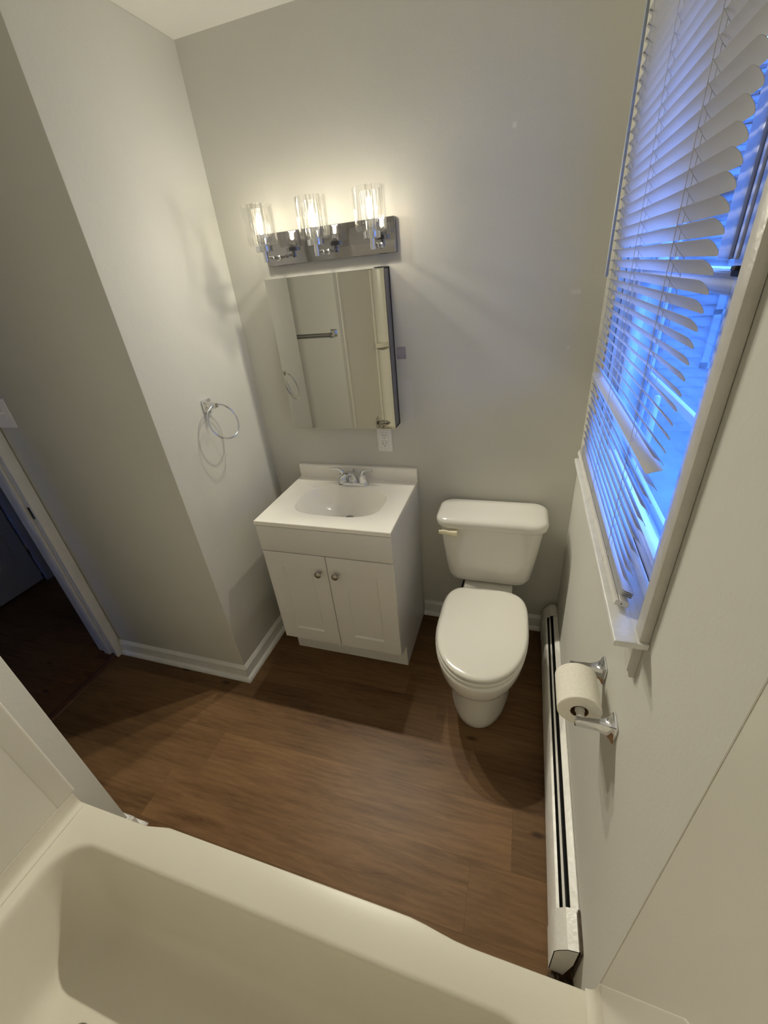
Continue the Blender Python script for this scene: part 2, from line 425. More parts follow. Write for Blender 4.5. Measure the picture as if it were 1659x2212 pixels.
tagS(obj('trim_1', bm, M['thresh']), 'dark red-brown wooden threshold strip in the doorway', 'threshold')

# baseboards: flat board with bevelled top, plus quarter-round shoe
BP = [(0, 0), (0, .090), (.004, .089), (.009, .078), (.012, .073), (.012, .0215)] + [(.012 + .016 * math.sin(a * PI / 10), .0215 * math.cos(a * PI / 10)) for a in range(1, 6)]
def baseboard(name, p0, p1, nrm, lab, m0=0, m1=0):
    """along p0->p1 against a wall whose room side is nrm; m0/m1 = mitre (+1 outer, -1 inner)"""
    p0, p1, n = Vector((*p0, 0)), Vector((*p1, 0)), Vector((*nrm, 0)); d = (p1 - p0).normalized()
    bm = BM()
    r0 = [p0 + n * (.0008 + t) - d * (t * m0) + Vector((0, 0, z + .0006)) for t, z in BP]
    r1 = [p1 + n * (.0008 + t) + d * (t * m1) + Vector((0, 0, z + .0006)) for t, z in BP]
    rings(bm, [r0, r1])
    return tagS(obj(name, bm, M['trim'], smooth=30), lab, 'baseboard')
baseboard('baseboard_left', (.0, -.03), (.0, YR), (1, 0), 'white baseboard with shoe moulding under the towel ring', 0, 1)
baseboard('baseboard_entry', (0, YR), (XD + .018, YR), (0, -1), 'white baseboard on the dark wall beside the doorway', 1, 0)
baseboard('baseboard_back', (.768, 0), (1.386, 0), (0, -1), 'white baseboard behind the toilet')
baseboard('baseboard_wing', (XT, YT + .012), (XT, YW), (1, 0), 'short white baseboard at the wall end beside the tub', 0, 1)
baseboard('baseboard_wingfront', (XT, YW), (XD + .018, YW), (0, 1), 'white baseboard under the towel bar', 1, 0)

# ------------------------------------------------------------------ window
w = thing('window_1', 'white double-hung window in blue dusk light with painted stool', 'window', (XR, (WY0 + WY1) / 2, WZ0), kind='structure')
CX = 1.4345
bm = BM()
box(bm, CX, XR - .0005, -1.126, WY0, WZ0 + .0135, 2.16, .002); box(bm, CX, XR - .0005, WY1 + .000, -.268, WZ0 + .0135, 2.16, .002)
box(bm, CX - .001, XR - .0005, -1.126, -.268, 2.10, 2.163, .002)
obj('casing', bm, M['trim_worn'], w, 30)
bm = BM(); SX = 1.500
box(bm, XR, SX, WY0 - .0, WY0 + .006, WZ0 + .0135, WZ1); box(bm, XR, SX, WY1 - .006, WY1, WZ0 + .0135, WZ1); box(bm, XR, SX, WY0, WY1, WZ1 - .006, WZ1)
obj('jamb', bm, M['stool'], w)
bm = BM(); box(bm, 1.395, 1.4345, -1.131, -.300, WZ0, WZ0 + .0135, .003, 3); box(bm, 1.434, 1.56, WY0, WY1, WZ0, WZ0 + .0133, .001)
box(bm, 1.43, XR - .0005, -1.131, -.300, WZ0 + .0003, WZ0 + .0134, .002)
obj('stool', bm, M['stool'], w, 30)
bm = BM(); prism(bm, [(XR - .0005, .985), (XR - .0005, WZ0 - .0005), (1.4345, WZ0 - .0005), (1.4345, 1.004), (1.438, .998), (1.441, .985)], 'y', -1.108, -.318)
obj('apron', bm, M['trim_worn'], w)
# wide liner + lower sash (inner) + upper sash (outer)
LY = -.965            # inner edge of the right-hand stile as the photo shows it
bm = BM(); box(bm, 1.470, 1.500, WY0 + .006, LY - .045, WZ0 + .0138, WZ1 - .006, .003); box(bm, 1.470, 1.500, WY1 - .035, WY1 - .006, WZ0 + .0138, WZ1 - .006, .003)
obj('track_liner', bm, M['vinyl'], w, 30)
bm = BM()
ys0, ys1 = LY - .045, WY1 - .036
box(bm, 1.476, 1.502, ys0, LY, 1.118, 1.655, .003); box(bm, 1.476, 1.502, ys1 - .028, ys1, 1.118, 1.655, .003)
box(bm, 1.4765, 1.5015, LY, ys1 - .028, 1.118, 1.165, .003); box(bm, 1.4765, 1.5015, LY, ys1 - .028, 1.625, 1.654, .003)
s1 = obj('lower_sash', bm, M['vinyl'], w, 30)
bm = BM(); box(bm, 1.487, 1.490, LY - .002, ys1 - .026, 1.163, 1.627); obj('pane', bm, M['pane'], s1)
bm = BM(); box(bm, 1.479, 1.500, ys0 + .002, ys1, 1.110, 1.1175); obj('gap_shade_strip', bm, M['rubber_gap_shade'], s1)  # dark strip stands in for shade in the crack under the sash
bm = BM()
box(bm, 1.506, 1.532, ys0, -.86, 1.622, WZ1 - .01, .003); box(bm, 1.506, 1.532, ys1 - .028, ys1, 1.622, WZ1 - .01, .003)
box(bm, 1.5065, 1.5315, LY, ys1 - .028, 1.622, 1.655, .003); box(bm, 1.5065, 1.5315, LY, ys1 - .028, WZ1 - .055, WZ1 - .01, .003)
s2 = obj('upper_sash', bm, M['vinyl'], w, 30)
bm = BM(); box(bm, 1.517, 1.520, LY - .002, ys1 - .026, 1.653, WZ1 - .05); obj('pane', bm, M['pane'], s2)
bm = BM(); box(bm, 1.466, 1.476, ys0 + .006, LY - .012, 1.651, 1.662, .002); box(bm, 1.462, 1.470, LY - .034, LY - .020, 1.6585, 1.664, .001)
obj('tilt_latch', bm, M['black'], w, label='small dark tilt latch on the meeting rail')
bm = BM(); box(bm, 1.5008, 1.5055, -1.085, -.800, 1.668, WZ1 - .012, .001); box(bm, 1.4950, 1.5008, -.868, -.846, 1.668, WZ1 - .012, .002); box(bm, 1.4960, 1.5008, -.930, -.905, 1.668, WZ1 - .012, .002)
obj('upper_side_channel', bm, M['vinyl'], w, 30)
bm = BM(); box(bm, 1.4965, 1.5008, -.892, -.882, 1.668, WZ1 - .012, .001); obj('sash_track', bm, M['trim'], w, label='bright white track strip')
# storm window outside
bm = BM()
for (ya, yb, za, zb) in ((WY0, WY0 + .03, WZ0, WZ1), (WY1 - .03, WY1, WZ0, WZ1), (WY0 + .03, WY1 - .03, WZ0, WZ0 + .04), (WY0 + .03, WY1 - .03, WZ1 - .04, WZ1), (WY0 + .03, WY1 - .03, 1.35, 1.385), (-.475, -.455, WZ0 + .04, 1.35)):
    box(bm, 1.548, 1.560, ya, yb, za + .0145, zb, .002)
st = obj('storm_frame', bm, M['screen'], w, 30)

# ------------------------------------------------------------------ mini blind
b = thing('mini_blind', 'white vinyl mini blind with tilted slats hanging over the window', 'window blind', (1.42, -.66, 1.10))
BY0, BY1 = -1.040, -.285
TILT = math.radians(-50)
def slat_mesh():
    bm = BM(); n = 8; W2 = .0125; th = .00035
    def sec(y, ww):
        top = []; bot = []
        for k in range(n + 1):
            s = -1 + 2 * k / n; u = s * ww; h = .0022 * (1 - s * s) if ww > .004 else .0022 * (1 - (s * ww / W2) ** 2)
            h = .0022 * (1 - (u / W2) ** 2)
            top.append((u, y, h + th)); bot.append((u, y, h - th))
        return top + bot[::-1]
    L = (BY1 - BY0) / 2; secs = []
    for y, ww in ((-L, .0068), (-L + .0012, .0092), (-L + .0032, .0112), (-L + .006, .0123), (-L + .009, .0125)): secs.append(sec(y, ww))
    m = 6
    for k in range(1, m): secs.append(sec(-L + .009 + (2 * L - .018) * k / m, .0125))
    for y, ww in ((L - .009, .0125), (L - .006, .0123), (L - .0032, .0112), (L - .0012, .0092), (L, .0068)): secs.append(sec(y, ww))
    rings(bm, secs)
    return bm
YC = (BY0 + BY1) / 2
first = None; zs = []
z = 1.158; PITCH = .0221
while z < 2.165: zs.append(z); z += PITCH
for i, z in enumerate(zs):
    if first is None:
        o = first = obj('slat', slat_mesh(), M['blind'], b, 40)
        o.matrix_parent_inverse = Matrix.Identity(4)
    else:
        o = first.copy(); COL.objects.link(o)
    t = TILT + random.uniform(-.035, .035); ry = t; dz = 0; rx = random.uniform(-.0015, .0015)
    if i == 10: t = math.radians(18); rx = -.010      # the slipped slat that catches the lamp light
    if i in (9, 11): t = math.radians(-40)
    if i in (8, 6): rx = .006
    o.location = (1.4200 - 1.42 + random.uniform(-.0006, .0006), YC + .66, z - 1.10 + dz)
    # tilt about the long (y) axis: room edge (-x) up, window edge (+x) down
    o.rotation_euler = (rx, -t if False else 0, 0)
    o.rotation_euler = (rx, -t, 0)
# stacked slats lying on the bottom rail
for k in range(4):
    o = first.copy(); COL.objects.link(o); o.location = (.003 + .0012 * k, YC + .66 + .001 * k, .0215 + .0034 * k); o.rotation_euler = (0, math.radians(16 + 3 * k), 0)
bm = BM(); prism(bm, [(-.0135, 0), (.0115, 0), (.0125, .006), (.0085, .0125), (-.0055, .0125), (-.0065, .0105), (-.0085, .0105), (-.0095, .0125), (-.0135, .0115)], 'y', BY0 - .004, BY1 + .004)
for v in bm.verts: v.co = Matrix.Rotation(math.radians(14), 4, 'Y') @ v.co; v.co += Vector((1.4175, 0, 1.1035))
br = obj('bottom_rail', bm, M['blind_rail'], b, 30)
bm = BM(); lathe(bm, [(.0012, 0), (.0012, -.0006)], (1.4175, BY0 - .004, 1.1095), 'y', 10); obj('end_hole', bm, M['black'], br)
bm = BM(); box(bm, 1.405, 1.433, BY0 - .005, BY1 + .005, 2.175, 2.20, .002); obj('headrail', bm, M['blind_rail'], b, 30)
for yl in (-.892, -.612, -.362):
    bm = BM()
    for dx in (-.0098, .0098):
        tube(bm, [(1.4195 + dx, yl, 1.118), (1.4195 + dx, yl, 2.176)], .00055, 6)
    tube(bm, [(1.4195, yl + .012, 1.12), (1.4195, yl + .012, 2.176)], .0005, 6)
    for z in zs[::1]:
        tube(bm, [(1.4195 - .0098, yl, z + .011), (1.4195, yl, z - .002), (1.4195 + .0098, yl, z - .013)], .0003, 4)
    lc = obj('ladder_cord', bm, M['cord'], b)
    bm = BM()
    random.seed(int(-yl * 1000))
    for q in range(3):
        c = Vector((1.4125, yl + (q - 1) * .004, 1.1185)); pts = []
        for k in range(14):
            a = k * 2 * PI / 14
            pts.append(c + Vector((.0022 * math.cos(a), .005 * math.cos(a + q) + random.uniform(-.001, .001), .0045 * math.sin(a) + random.uniform(-.001, .001))))
        tube(bm, pts, .0007, 6, closed=True)
    tube(bm, [(1.411, yl, 1.1165), (1.404, yl - .004, 1.112), (1.402, yl - .009, 1.104)], .0007, 6)
    obj('cord_knot', bm, M['trim'], b)
random.seed(11)
bm = BM(); lathe(bm, [(.0045, 0), (.0052, .004), (.0042, .02), (.0042, .53), (.002, .545)], (1.4055, -.300, 1.636), 'z', 6)
obj('tilt_wand', bm, M['screen'], b, 20)

# ------------------------------------------------------------------ exterior seen through the window
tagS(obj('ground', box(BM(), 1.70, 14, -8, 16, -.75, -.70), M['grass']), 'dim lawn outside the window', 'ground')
nb = thing('neighbor_house', 'pale sided neighbouring house seen in blue dusk through the window', 'house', (5.2, 7.2, -.70))
bm = BM(); z = -.7
while z < 2.3:
    for (x0, x1, ya, yb) in ((2.9, 8.0, 5.2, 5.23), (2.88, 2.9, 5.2, 9.5)):
        prism(bm, [(x0, 0), (x1, 0), (x1, 1), (x0, 1)], 'z', z, z + .001) if False else None
    prism(bm, [(5.20, z), (5.175, z), (5.195, z + .128), (5.20, z + .128)], 'x', 2.9, 8.0)
    prism(bm, [(2.90, z), (2.875, z), (2.895, z + .128), (2.90, z + .128)], 'y', 5.2, 9.6)
    z += .13
box(bm, 2.9, 8.0, 5.2, 9.6, -.7, 2.25)
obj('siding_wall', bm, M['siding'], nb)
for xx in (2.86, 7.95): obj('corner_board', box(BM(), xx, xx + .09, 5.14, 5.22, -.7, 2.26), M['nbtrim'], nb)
bm = BM(); prism(bm, [(4.9, 2.255), (7.3, 3.77), (9.6, 2.6), (9.6, 2.255)], 'x', 2.62, 8.2)
for i in range(12):
    z0 = 2.26 + i * .12; y0 = 4.9 + i * .19
    for k in range(34):
        x = 2.6 + k * .165 + (.08 if i % 2 else 0)
        box(bm, x, x + .158, y0, y0 + .24, z0 + random.uniform(0, .012), z0 + .04)
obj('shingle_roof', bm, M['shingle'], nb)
for xx in (3.5, 5.2):
    bm = BM()
    for (a, c, e, f) in ((xx, xx + .08, .2, 1.6), (xx + .82, xx + .9, .2, 1.6), (xx, xx + .9, .2, .28), (xx, xx + .9, 1.52, 1.6), (xx, xx + .9, .87, .93)):
        box(bm, a, c, 5.13, 5.175, e, f)
    wf = obj('window_frame', bm, M['nbtrim'], nb)
    bm = BM(); box(bm, xx + .08, xx + .82, 5.155, 5.165, .28, 1.52); obj('pane', bm, M['shingle'], wf)

# ------------------------------------------------------------------ vanity cabinet
VX0, VX1, VY = .157, .767, -.474
v = thing('vanity_cabinet', 'white two-door vanity cabinet with shaker doors standing between towel-ring wall and toilet', 'cabinet', ((VX0 + VX1) / 2, -.23, 0))
bm = BM()
side = [(-.453, .145), (-.381, .145), (-.381, 0.0006), (-.003, 0.0006), (-.003, .816), (-.453, .816)]
prism(bm, side, 'x', .1595, .1745); prism(bm, side, 'x', .7500, .7650)
box(bm, .1745, .75, -.453, -.437, .145, .816); box(bm, .1745, .75, -.437, -.003, .145, .160); box(bm, .1745, .75, -.012, -.003, .16, .80)
obj('body', bm, M['cab_side'], v)
bm = BM(); box(bm, .1595, .7650, -.3900, -.3812, .0008, .144); obj('toe_kick', bm, M['cab'], v)
bm = BM(); box(bm, .1600, .7648, -.4735, -.4535, .690, .8155, .0015); obj('drawer_front', bm, M['cab'], v, 30, label='flat false drawer front')
def shaker(x0, x1, z0, z1, px0, px1, pz0, pz1, yf=-.4735, yb=-.4535):
    bm = BM()
    def rect(xa, xb, za, zb, y): return [(xa, y, za), (xb, y, za), (xb, y, zb), (xa, y, zb)]
    e = .0015
    rings(bm, [rect(x0, x1, z0, z1, yb), rect(x0, x1, z0, z1, yf + e), rect(x0 + e, x1 - e, z0 + e, z1 - e, yf), rect(px0, px1, pz0, pz1, yf), rect(px0 + .006, px1 - .006, pz0 + .006, pz1 - .006, yf + .007)], cap0=True, cap1=True)
    return bm
for (x0, x1, a, c, kx) in ((.1615, .4615, .241, .386, .4265), (.4650, .7645, .540, .688, .5065)):
    d = obj('door', shaker(x0, x1, .160, .6855, a, c, .233, .607), M['cab'], v)
    bm = BM(); lathe(bm, [(.0085, 0), (.0065, -.003), (.0045, -.006), (.0042, -.012), (.0075, -.015), (.0135, -.018), (.0158, -.0225), (.0145, -.0265), (.0095, -.029), (.002, -.030)], (kx, -.4737, .602), 'y', 28)
    obj('knob', bm, M['nickel'], d, 50)

# sink top with moulded bowl
s = thing('sink_top', 'off-white cultured marble sink top with moulded oval bowl on the vanity cabinet', 'sink', ((VX0 + VX1) / 2, -.24, .818))
ZV = .838
NB = 64; bcx, bcy, ba, bb = .470, -.2515, .205, .1345
def sup(t, a, bx, p=2.8):
    c, sn = math.cos(t), math.sin(t)
    return math.copysign(abs(c) ** (2 / p), c) * a, math.copysign(abs(sn) ** (2 / p), sn) * bx
angs = [2 * PI * (k + .5) / NB for k in range(NB)]
def bowl_ring(sc, z, cx=bcx, cy=bcy, p=3.1, a=ba, bq=bb):
    return [(cx + sup(t, a * sc, bq * sc, p)[0], cy + sup(t, a * sc, bq * sc, p)[1] * 1.0, z) for t in angs]
def rect_ring(x0, x1, y0, y1, z):
    pts = []
    for (px, py, _) in bowl_ring(1, z):
        dx, dy = px - bcx, py - bcy
        sx = ((x1 if dx > 0 else x0) - bcx) / dx if abs(dx) > 1e-9 else 1e9
        sy = ((y1 if dy > 0 else y0) - bcy) / dy if abs(dy) > 1e-9 else 1e9
        q = min(sx, sy); pts.append([bcx + dx * q, bcy + dy * q, z])
    for (X, Y) in ((x0, y0), (x1, y0), (x1, y1), (x0, y1)):      # snap the nearest vertex to each corner
        i = min(range(NB), key=lambda i: (pts[i][0] - X) ** 2 + (pts[i][1] - Y) ** 2); pts[i][0] = X; pts[i][1] = Y
    return pts
bm = BM(); y1 = -.0008
rr = [rect_ring(VX0 + .012, VX1 - .012, VY + .012, y1 - .002, .8185), rect_ring(VX0, VX1, VY, y1, .8185), rect_ring(VX0, VX1, VY, y1, ZV - .002), rect_ring(VX0 + .002, VX1 - .002, VY + .002, y1 - .001, ZV)]
prof = [(1.012, 0), (1.0, -.0012), (.985, -.0055), (.955, -.018), (.88, -.042), (.80, -.067), (.69, -.088), (.55, -.103), (.38, -.113), (.22, -.118), (.105, -.1205)]
for sc, dz in prof:
    k = 1 - sc
    rr.append(bowl_ring(sc, ZV + dz, bcx + .008 * k, bcy + .055 * k, 3.1 - .8 * k))
rings(bm, rr, cap0=False, cap1=True)
obj('basin_slab', bm, M['marble'], s, 30)
bm = BM(); prism(bm, [(-.0008, ZV + .0002), (-.0008, .9005), (-.017, .9005), (-.0205, .897), (-.0205, ZV + .003), (-.024, ZV + .0002)], 'x', VX0, VX1)
obj('backsplash', bm, M['marble'], s, 30)
dx, dy = bcx + .008 * .9, bcy + .055 * .9
bm = BM(); lathe(bm, [(.0195, .7185), (.0215, .7195), (.021, .7212), (.017, .7206), (.0165, .716)], (dx, dy, 0), 'z', 32, cap0=False, cap1=True)
lathe(bm, [(.001, .7165), (.012, .7175), (.0145, .7235), (.012, .7262), (.001, .728)], (dx, dy, 0), 'z', 24)
obj('drain', bm, M['drain'], s, 40)

# faucet
FX, FY = .4685, -.080
f = thing('faucet', 'chrome two-handle centerset faucet on the sink top', 'faucet', (FX, FY, ZV))
bm = BM()
base = lambda sc, z: [(FX + x * sc, FY + y * sc, z) for x, y in rrect(0, 0, .078, .026, .0258, 8)]
rings(bm, [base(1, ZV + .0004), base(1, ZV + .007), base(.97, ZV + .012), base(.90, ZV + .015)]); obj('base', bm, M['chrome'], f, 35)
bm = BM()
tube(bm, [(FX, FY + .002, ZV + .012), (FX - .001, FY - .002, ZV + .036), (FX - .006, FY - .014, ZV + .056), (FX - .013, FY - .034, ZV + .066), (FX - .020, FY - .054, ZV + .064), (FX - .0255, FY - .070, ZV + .052), (FX - .028, FY - .077, ZV + .036)],
     [(.027, .020), (.023, .019), (.019, .016), (.0165, .0135), (.0155, .0125), (.0150, .0130), (.0145, .0130)], 20, ab=(Vector((1, 0, 0)), Vector((0, -1, 0))))
sp = obj('spout', bm, M['chrome'], f, 50)
bm = BM(); lathe(bm, [(.0090, 0), (.0090, -.003), (.007, -.003)], (FX - .028, FY - .0775, ZV + .0355), 'z', 20); obj('aerator', bm, M['drain'], sp, 40)
for sg in (-1, 1):
    hx = FX + sg * .051
    bm = BM(); lathe(bm, [(.022, .013), (.0215, .018), (.018, .034), (.0165, .045), (.0155, .05), (.013, .053)], (hx, FY, ZV), 'z', 28)
    h = obj('handle', bm, M['chrome'], f, 35)
    bm = BM(); tube(bm, [(hx - sg * .004, FY, ZV + .046), (hx, FY, ZV + .060), (hx + sg * .008, FY - .002, ZV + .070), (hx + sg * .022, FY - .005, ZV + .0765), (hx + sg * .038, FY - .008, ZV + .078), (hx + sg * .054, FY - .011, ZV + .0765)],
                    [(.012, .011), (.0105, .009), (.0085, .0075), (.0068, .0055), (.0065, .0050), (.0058, .0045)], 16)
    obj('lever', bm, M['chrome'], h, 50)
bm = BM(); lathe(bm, [(.0022, 0), (.0022, .045), (.0045, .048), (.0045, .056), (.002, .058)], (FX, FY + .019, ZV + .012), 'z', 14); obj('lift_rod', bm, M['chrome'], f, 40)

# ------------------------------------------------------------------ medicine cabinet
mc = thing('mirror_cabinet', 'mirrored medicine cabinet with slim dark edges hung above the sink', 'mirror cabinet', (.452, 0, 1.112))
mx0, mx1, mz0, mz1 = .205, .699, 1.1125, 1.7175
bm = BM(); box(bm, mx0 + .004, mx1 - .003, -.070, -.001, mz0 + .003, mz1 - .003, .001); obj('body', bm, M['steel'], mc)
bm = BM(); box(bm, mx0, mx1, -.0782, -.0712, mz0, mz1, .0012); obj('mirror_door', bm, M['silver'], mc)
bm = BM()
box(bm, mx1 - .0028, mx1 + .0004, -.0710, -.0655, mz0 + .001, mz1 + .001); box(bm, mx1 - .0028, mx1 + .0004, -.0045, -.0008, mz0 + .001, mz1 + .001)
box(bm, mx1 - .0028, mx1 + .0002, -.0655, -.0045, mz0 + .001, mz0 + .005)
box(bm, mx1 - .035, mx1 + .0004, -.0785, -.0008, mz1 + .0006, mz1 + .0036)
obj('edge_strip', bm, M['frame_dark'], mc)

# ------------------------------------------------------------------ vanity light
LX = [.2575, .4690, .6805]; LY_ = -.120
vl = thing('vanity_light', 'chrome three-light vanity fixture with clear glass cylinder shades above the mirror', 'wall light', (.469, 0, 1.815))
bm = BM(); box(bm, .201, .737, -.022, -.0008, 1.761, 1.871, .003, 3); obj('backplate', bm, M['chrome_plate'], vl, 40)
for lx in LX:
    bm = BM()
    tube(bm, [(lx, -.022, 1.787), (lx, -.118, 1.787)], .0055, 14)
    lathe(bm, [(.005, -.0765), (.0078, -.0735), (.0088, -.070), (.0078, -.0665), (.005, -.0635)], (lx, 0, 1.787), 'y', 18)
    lathe(bm, [(.0105, -.0222), (.0100, -.0245), (.007, -.026), (.0055, -.027)], (lx, 0, 1.787), 'y', 20)
    lathe(bm, [(.0085, 1.773), (.0095, 1.774), (.0095, 1.806)], (lx, LY_, 0), 'z', 20)
    a = obj('lamp_arm', bm, M['chrome'], vl, 40)
    bm = BM(); lathe(bm, [(.0290, 1.8055), (.0305, 1.807), (.0305, 1.8245), (.0185, 1.8250), (.0185, 1.857), (.0170, 1.8595), (.0135, 1.8595), (.0135, 1.845)], (lx, LY_, 0), 'z', 36)
    obj('socket_cup', bm, M['chrome'], a, 35)
    bm = BM()
    po = [(.032, 1.8255), (.046, 1.8258), (.0515, 1.828), (.0540, 1.834), (.0545, 1.842), (.0545, 1.9455), (.0535, 1.947)]
    pi_ = [(.0515, 1.947), (.0507, 1.9455), (.0507, 1.842), (.050, 1.8355), (.047, 1.8315), (.044, 1.8302), (.032, 1.830)]
    lathe(bm, po + pi_, (lx, LY_, 0), 'z', 48, cap0=False, cap1=False)
    obj('glass_shade', bm, M['shade'], vl, 35)
    bm = BM()
    lathe(bm, [(.012, 1.860), (.0125, 1.868), (.016, 1.876), (.0215, 1.888), (.0240, 1.900), (.0235, 1.912), (.0195, 1.924), (.012, 1.9315), (.002, 1.9345)], (lx, LY_, 0), 'z', 32, cap0=False)
    bu = obj('bulb', bm, M['bulb'], vl, 60)
    bm = BM()
    for k in range(4):
        a_ = k * PI / 2 + .4
        tube(bm, [(lx + .0062 * math.cos(a_), LY_ + .0062 * math.sin(a_), 1.868), (lx + .0050 * math.cos(a_), LY_ + .0050 * math.sin(a_), 1.918)], .0022, 8)
    tube(bm, [(lx, LY_, 1.861), (lx, LY_, 1.915)], .0035, 10)
    obj('filament', bm, M['filament'], bu)

# ------------------------------------------------------------------ outlet, switch
o_ = thing('outlet', 'white two-socket outlet plate on the wall just below the mirror', 'outlet', (.620, 0, 1.03))
bm = BM(); box(bm, .585, .655, -.0055, -.0008, .978, 1.092, .002); obj('plate', bm, M['plastic'], o_, 30)
for zc in (1.052, 1.014):
    bm = BM(); box(bm, .603, .637, -.0078, -.0050, zc - .0165, zc + .0165, .0015); r_ = obj('receptacle', bm, M['plastic'], o_, 30)
    bm = BM()
    for xx, hh in ((.6125, .0042), (.6255, .0036)): box(bm, xx - .0010, xx + .0010, -.0081, -.0076, zc + .001 - hh + .003, zc + .001 + hh + .003)
    lathe(bm, [(.0024, -.0081), (.0024, -.0076)], (.619, 0, zc - .0085), 'y', 10); obj('slots', bm, M['black'], r_)
for zc in (1.087, .983): obj('screw', lathe(BM(), [(.0022, -.0062), (.0022, -.0050)], (.620, 0, zc), 'y', 10), M['chrome_soft'], o_)
sw = thing('light_switch', 'white light switch plate on the dark wall beside the door frame', 'light switch', (-.735, YR, 1.352))
bm = BM(); box(bm, -.812, -.692, YR - .0055, YR - .0008, 1.296, 1.412, .002); obj('plate', bm, M['plastic'], sw, 30)
for xx in (-.728, -.775):
    bm = BM(); box(bm, xx - .011, xx + .011, YR - .0070, YR - .0050, 1.334, 1.374, .001); box(bm, xx - .0045, xx + .0045, YR - .0160, YR - .0065, 1.352, 1.362, .002)
    obj('toggle', bm, M['plastic'], sw, 30)

# ------------------------------------------------------------------ towel ring and towel bar
def square_post(bm, c, n, s, L, back=.0):
    """square flared rosette on a wall, tapering to a square arm; c on the wall, n outward"""
    c = Vector(c); n = Vector(n); a, b2 = frame_for(n)
    def sq(h, d, r=.004):
        return [c + n * d + a * x + b2 * y for x, y in rrect(0, 0, h, h, min(r, h * .6), 3)]
    rings(bm, [sq(s, .001), sq(s, .006), sq(s * .93, .010), sq(s * .72, .014), sq(s * .52, .020), sq(s * .42, .028, .002), sq(s * .40, L, .002), sq(s * .34, L + .003, .002)])
tr = thing('towel_ring', 'chrome towel ring on a square base on the wall left of the mirror', 'towel ring', (0, -.365, 1.30))
bm = BM(); square_post(bm, (0, -.366, 1.302), (1, 0, 0), .0245, .047); obj('post', bm, M['chrome'], tr, 30)
bm = BM()
RR = .070; cc = Vector((.040, -.366, 1.300 - RR + .004)); 
lean = 0.0
pts = []
for k in range(56):
    a_ = 2 * PI * k / 56 + PI / 2
    q = Vector((0, RR * math.cos(a_), RR * math.sin(a_) - RR))
    q = Matrix.Rotation(math.radians(-10), 3, 'Z') @ (Matrix.Rotation(math.radians(-20), 3, 'Y') @ q)
    pts.append(Vector((.041, -.366, 1.303)) + q)
tube(bm, pts, .0036, 10, closed=True)
obj('ring', bm, M['chrome'], tr, 60)

tb = thing('towel_bar', 'chrome towel bar with square posts on the wall end, seen in the mirror', 'towel bar', (-.35, YW, 1.37))
for xx in (-.078, -.690):
    bm = BM(); square_post(bm, (xx, YW, 1.372), (0, 1, 0), .0245, .052); obj('post', bm, M['chrome'], tb, 30)
bm = BM(); box(bm, -.690, -.078, YW + .040, YW + .051, 1.3665, 1.3775, .001); obj('bar', bm, M['chrome_soft'], tb, 30)

# ------------------------------------------------------------------ toilet
TX = 1.122
t = thing('toilet', 'white two-piece toilet with closed lid between vanity and baseboard heater', 'toilet', (TX, -.4, 0))
def egg(hw, yf, yb, z, cx=TX, n=48, pf=2.1, pb=3.2, ym=None, skew=0):
    ym = ym if ym is not None else yb + (yf - yb) * .42
    pts = []
    for k in range(n):
        a_ = 2 * PI * k / n
        c, sn = math.cos(a_), math.sin(a_)
        if sn < 0: px, py = sup(a_, hw, abs(yf - ym), pf)
        else: px, py = sup(a_, hw, abs(yb - ym), pb)
        pts.append((cx + px + skew * (py + ym - yb), ym + py, z))
    return pts
bm = BM()
TB = TX - .003
eg = lambda hw, yf, yb, z, pb=2.4: egg(hw, yf, yb, z, cx=TB, pb=pb)
rings(bm, [eg(.131, -.640, -.16, .0006), eg(.135, -.645, -.155, .006), eg(.135, -.643, -.155, .03), eg(.131, -.634, -.16, .09), eg(.128, -.626, -.165, .15), eg(.129, -.630, -.17, .195), eg(.132, -.638, -.17, .221),
           eg(.140, -.652, -.175, .228), eg(.152, -.680, -.185, .240), eg(.163, -.706, -.20, .262), eg(.172, -.727, -.21, .290), eg(.179, -.742, -.22, .320), eg(.183, -.750, -.225, .352), eg(.185, -.754, -.225, .375), eg(.185, -.754, -.225, .3885), eg(.181, -.750, -.228, .3945)])
obj('bowl', bm, M['porcelain'], t, 60)
bm = BM(); rr = lambda hx, y0, y1, z, r: [(TX + x, y, z) for x, y in rrect(0, (y0 + y1) / 2, hx, abs(y1 - y0) / 2, r, 6)]
rings(bm, [rr(.095, -.26, -.06, .24, .03), rr(.100, -.27, -.05, .33, .03), rr(.108, -.275, -.045, .390, .03), rr(.108, -.275, -.045, .402, .03), rr(.103, -.270, -.050, .407, .028)])
obj('tank_shelf', bm, M['porcelain'], t, 50)
bm = BM()
def tk(hw, y0, y1, z, r=.045): return [(TX - .003 + x, y, z) for x, y in rrect(0, (y0 + y1) / 2, hw, abs(y1 - y0) / 2, r, 8)]
rings(bm, [tk(.138, -.165, -.05, .409, .05), tk(.164, -.180, -.04, .412, .05), tk(.179, -.188, -.034, .424, .05), tk(.188, -.193, -.031, .45, .05), tk(.201, -.198, -.028, .55, .05), tk(.213, -.203, -.026, .65, .05), tk(.2195, -.206, -.024, .716, .05)])
obj('tank', bm, M['porcelain'], t, 50)
bm = BM()
rings(bm, [tk(.222, -.209, -.021, .7170, .05), tk(.230, -.217, -.014, .7175, .055), tk(.2335, -.220, -.012, .722, .058), tk(.2345, -.221, -.012, .741, .058), tk(.2325, -.219, -.013, .750, .057), tk(.2255, -.212, -.018, .7575, .052), tk(.212, -.198, -.030, .7630, .045), tk(.155, -.15, -.06, .7650, .03)])
obj('tank_lid', bm, M['porcelain'], t, 60)
sk = 0.0
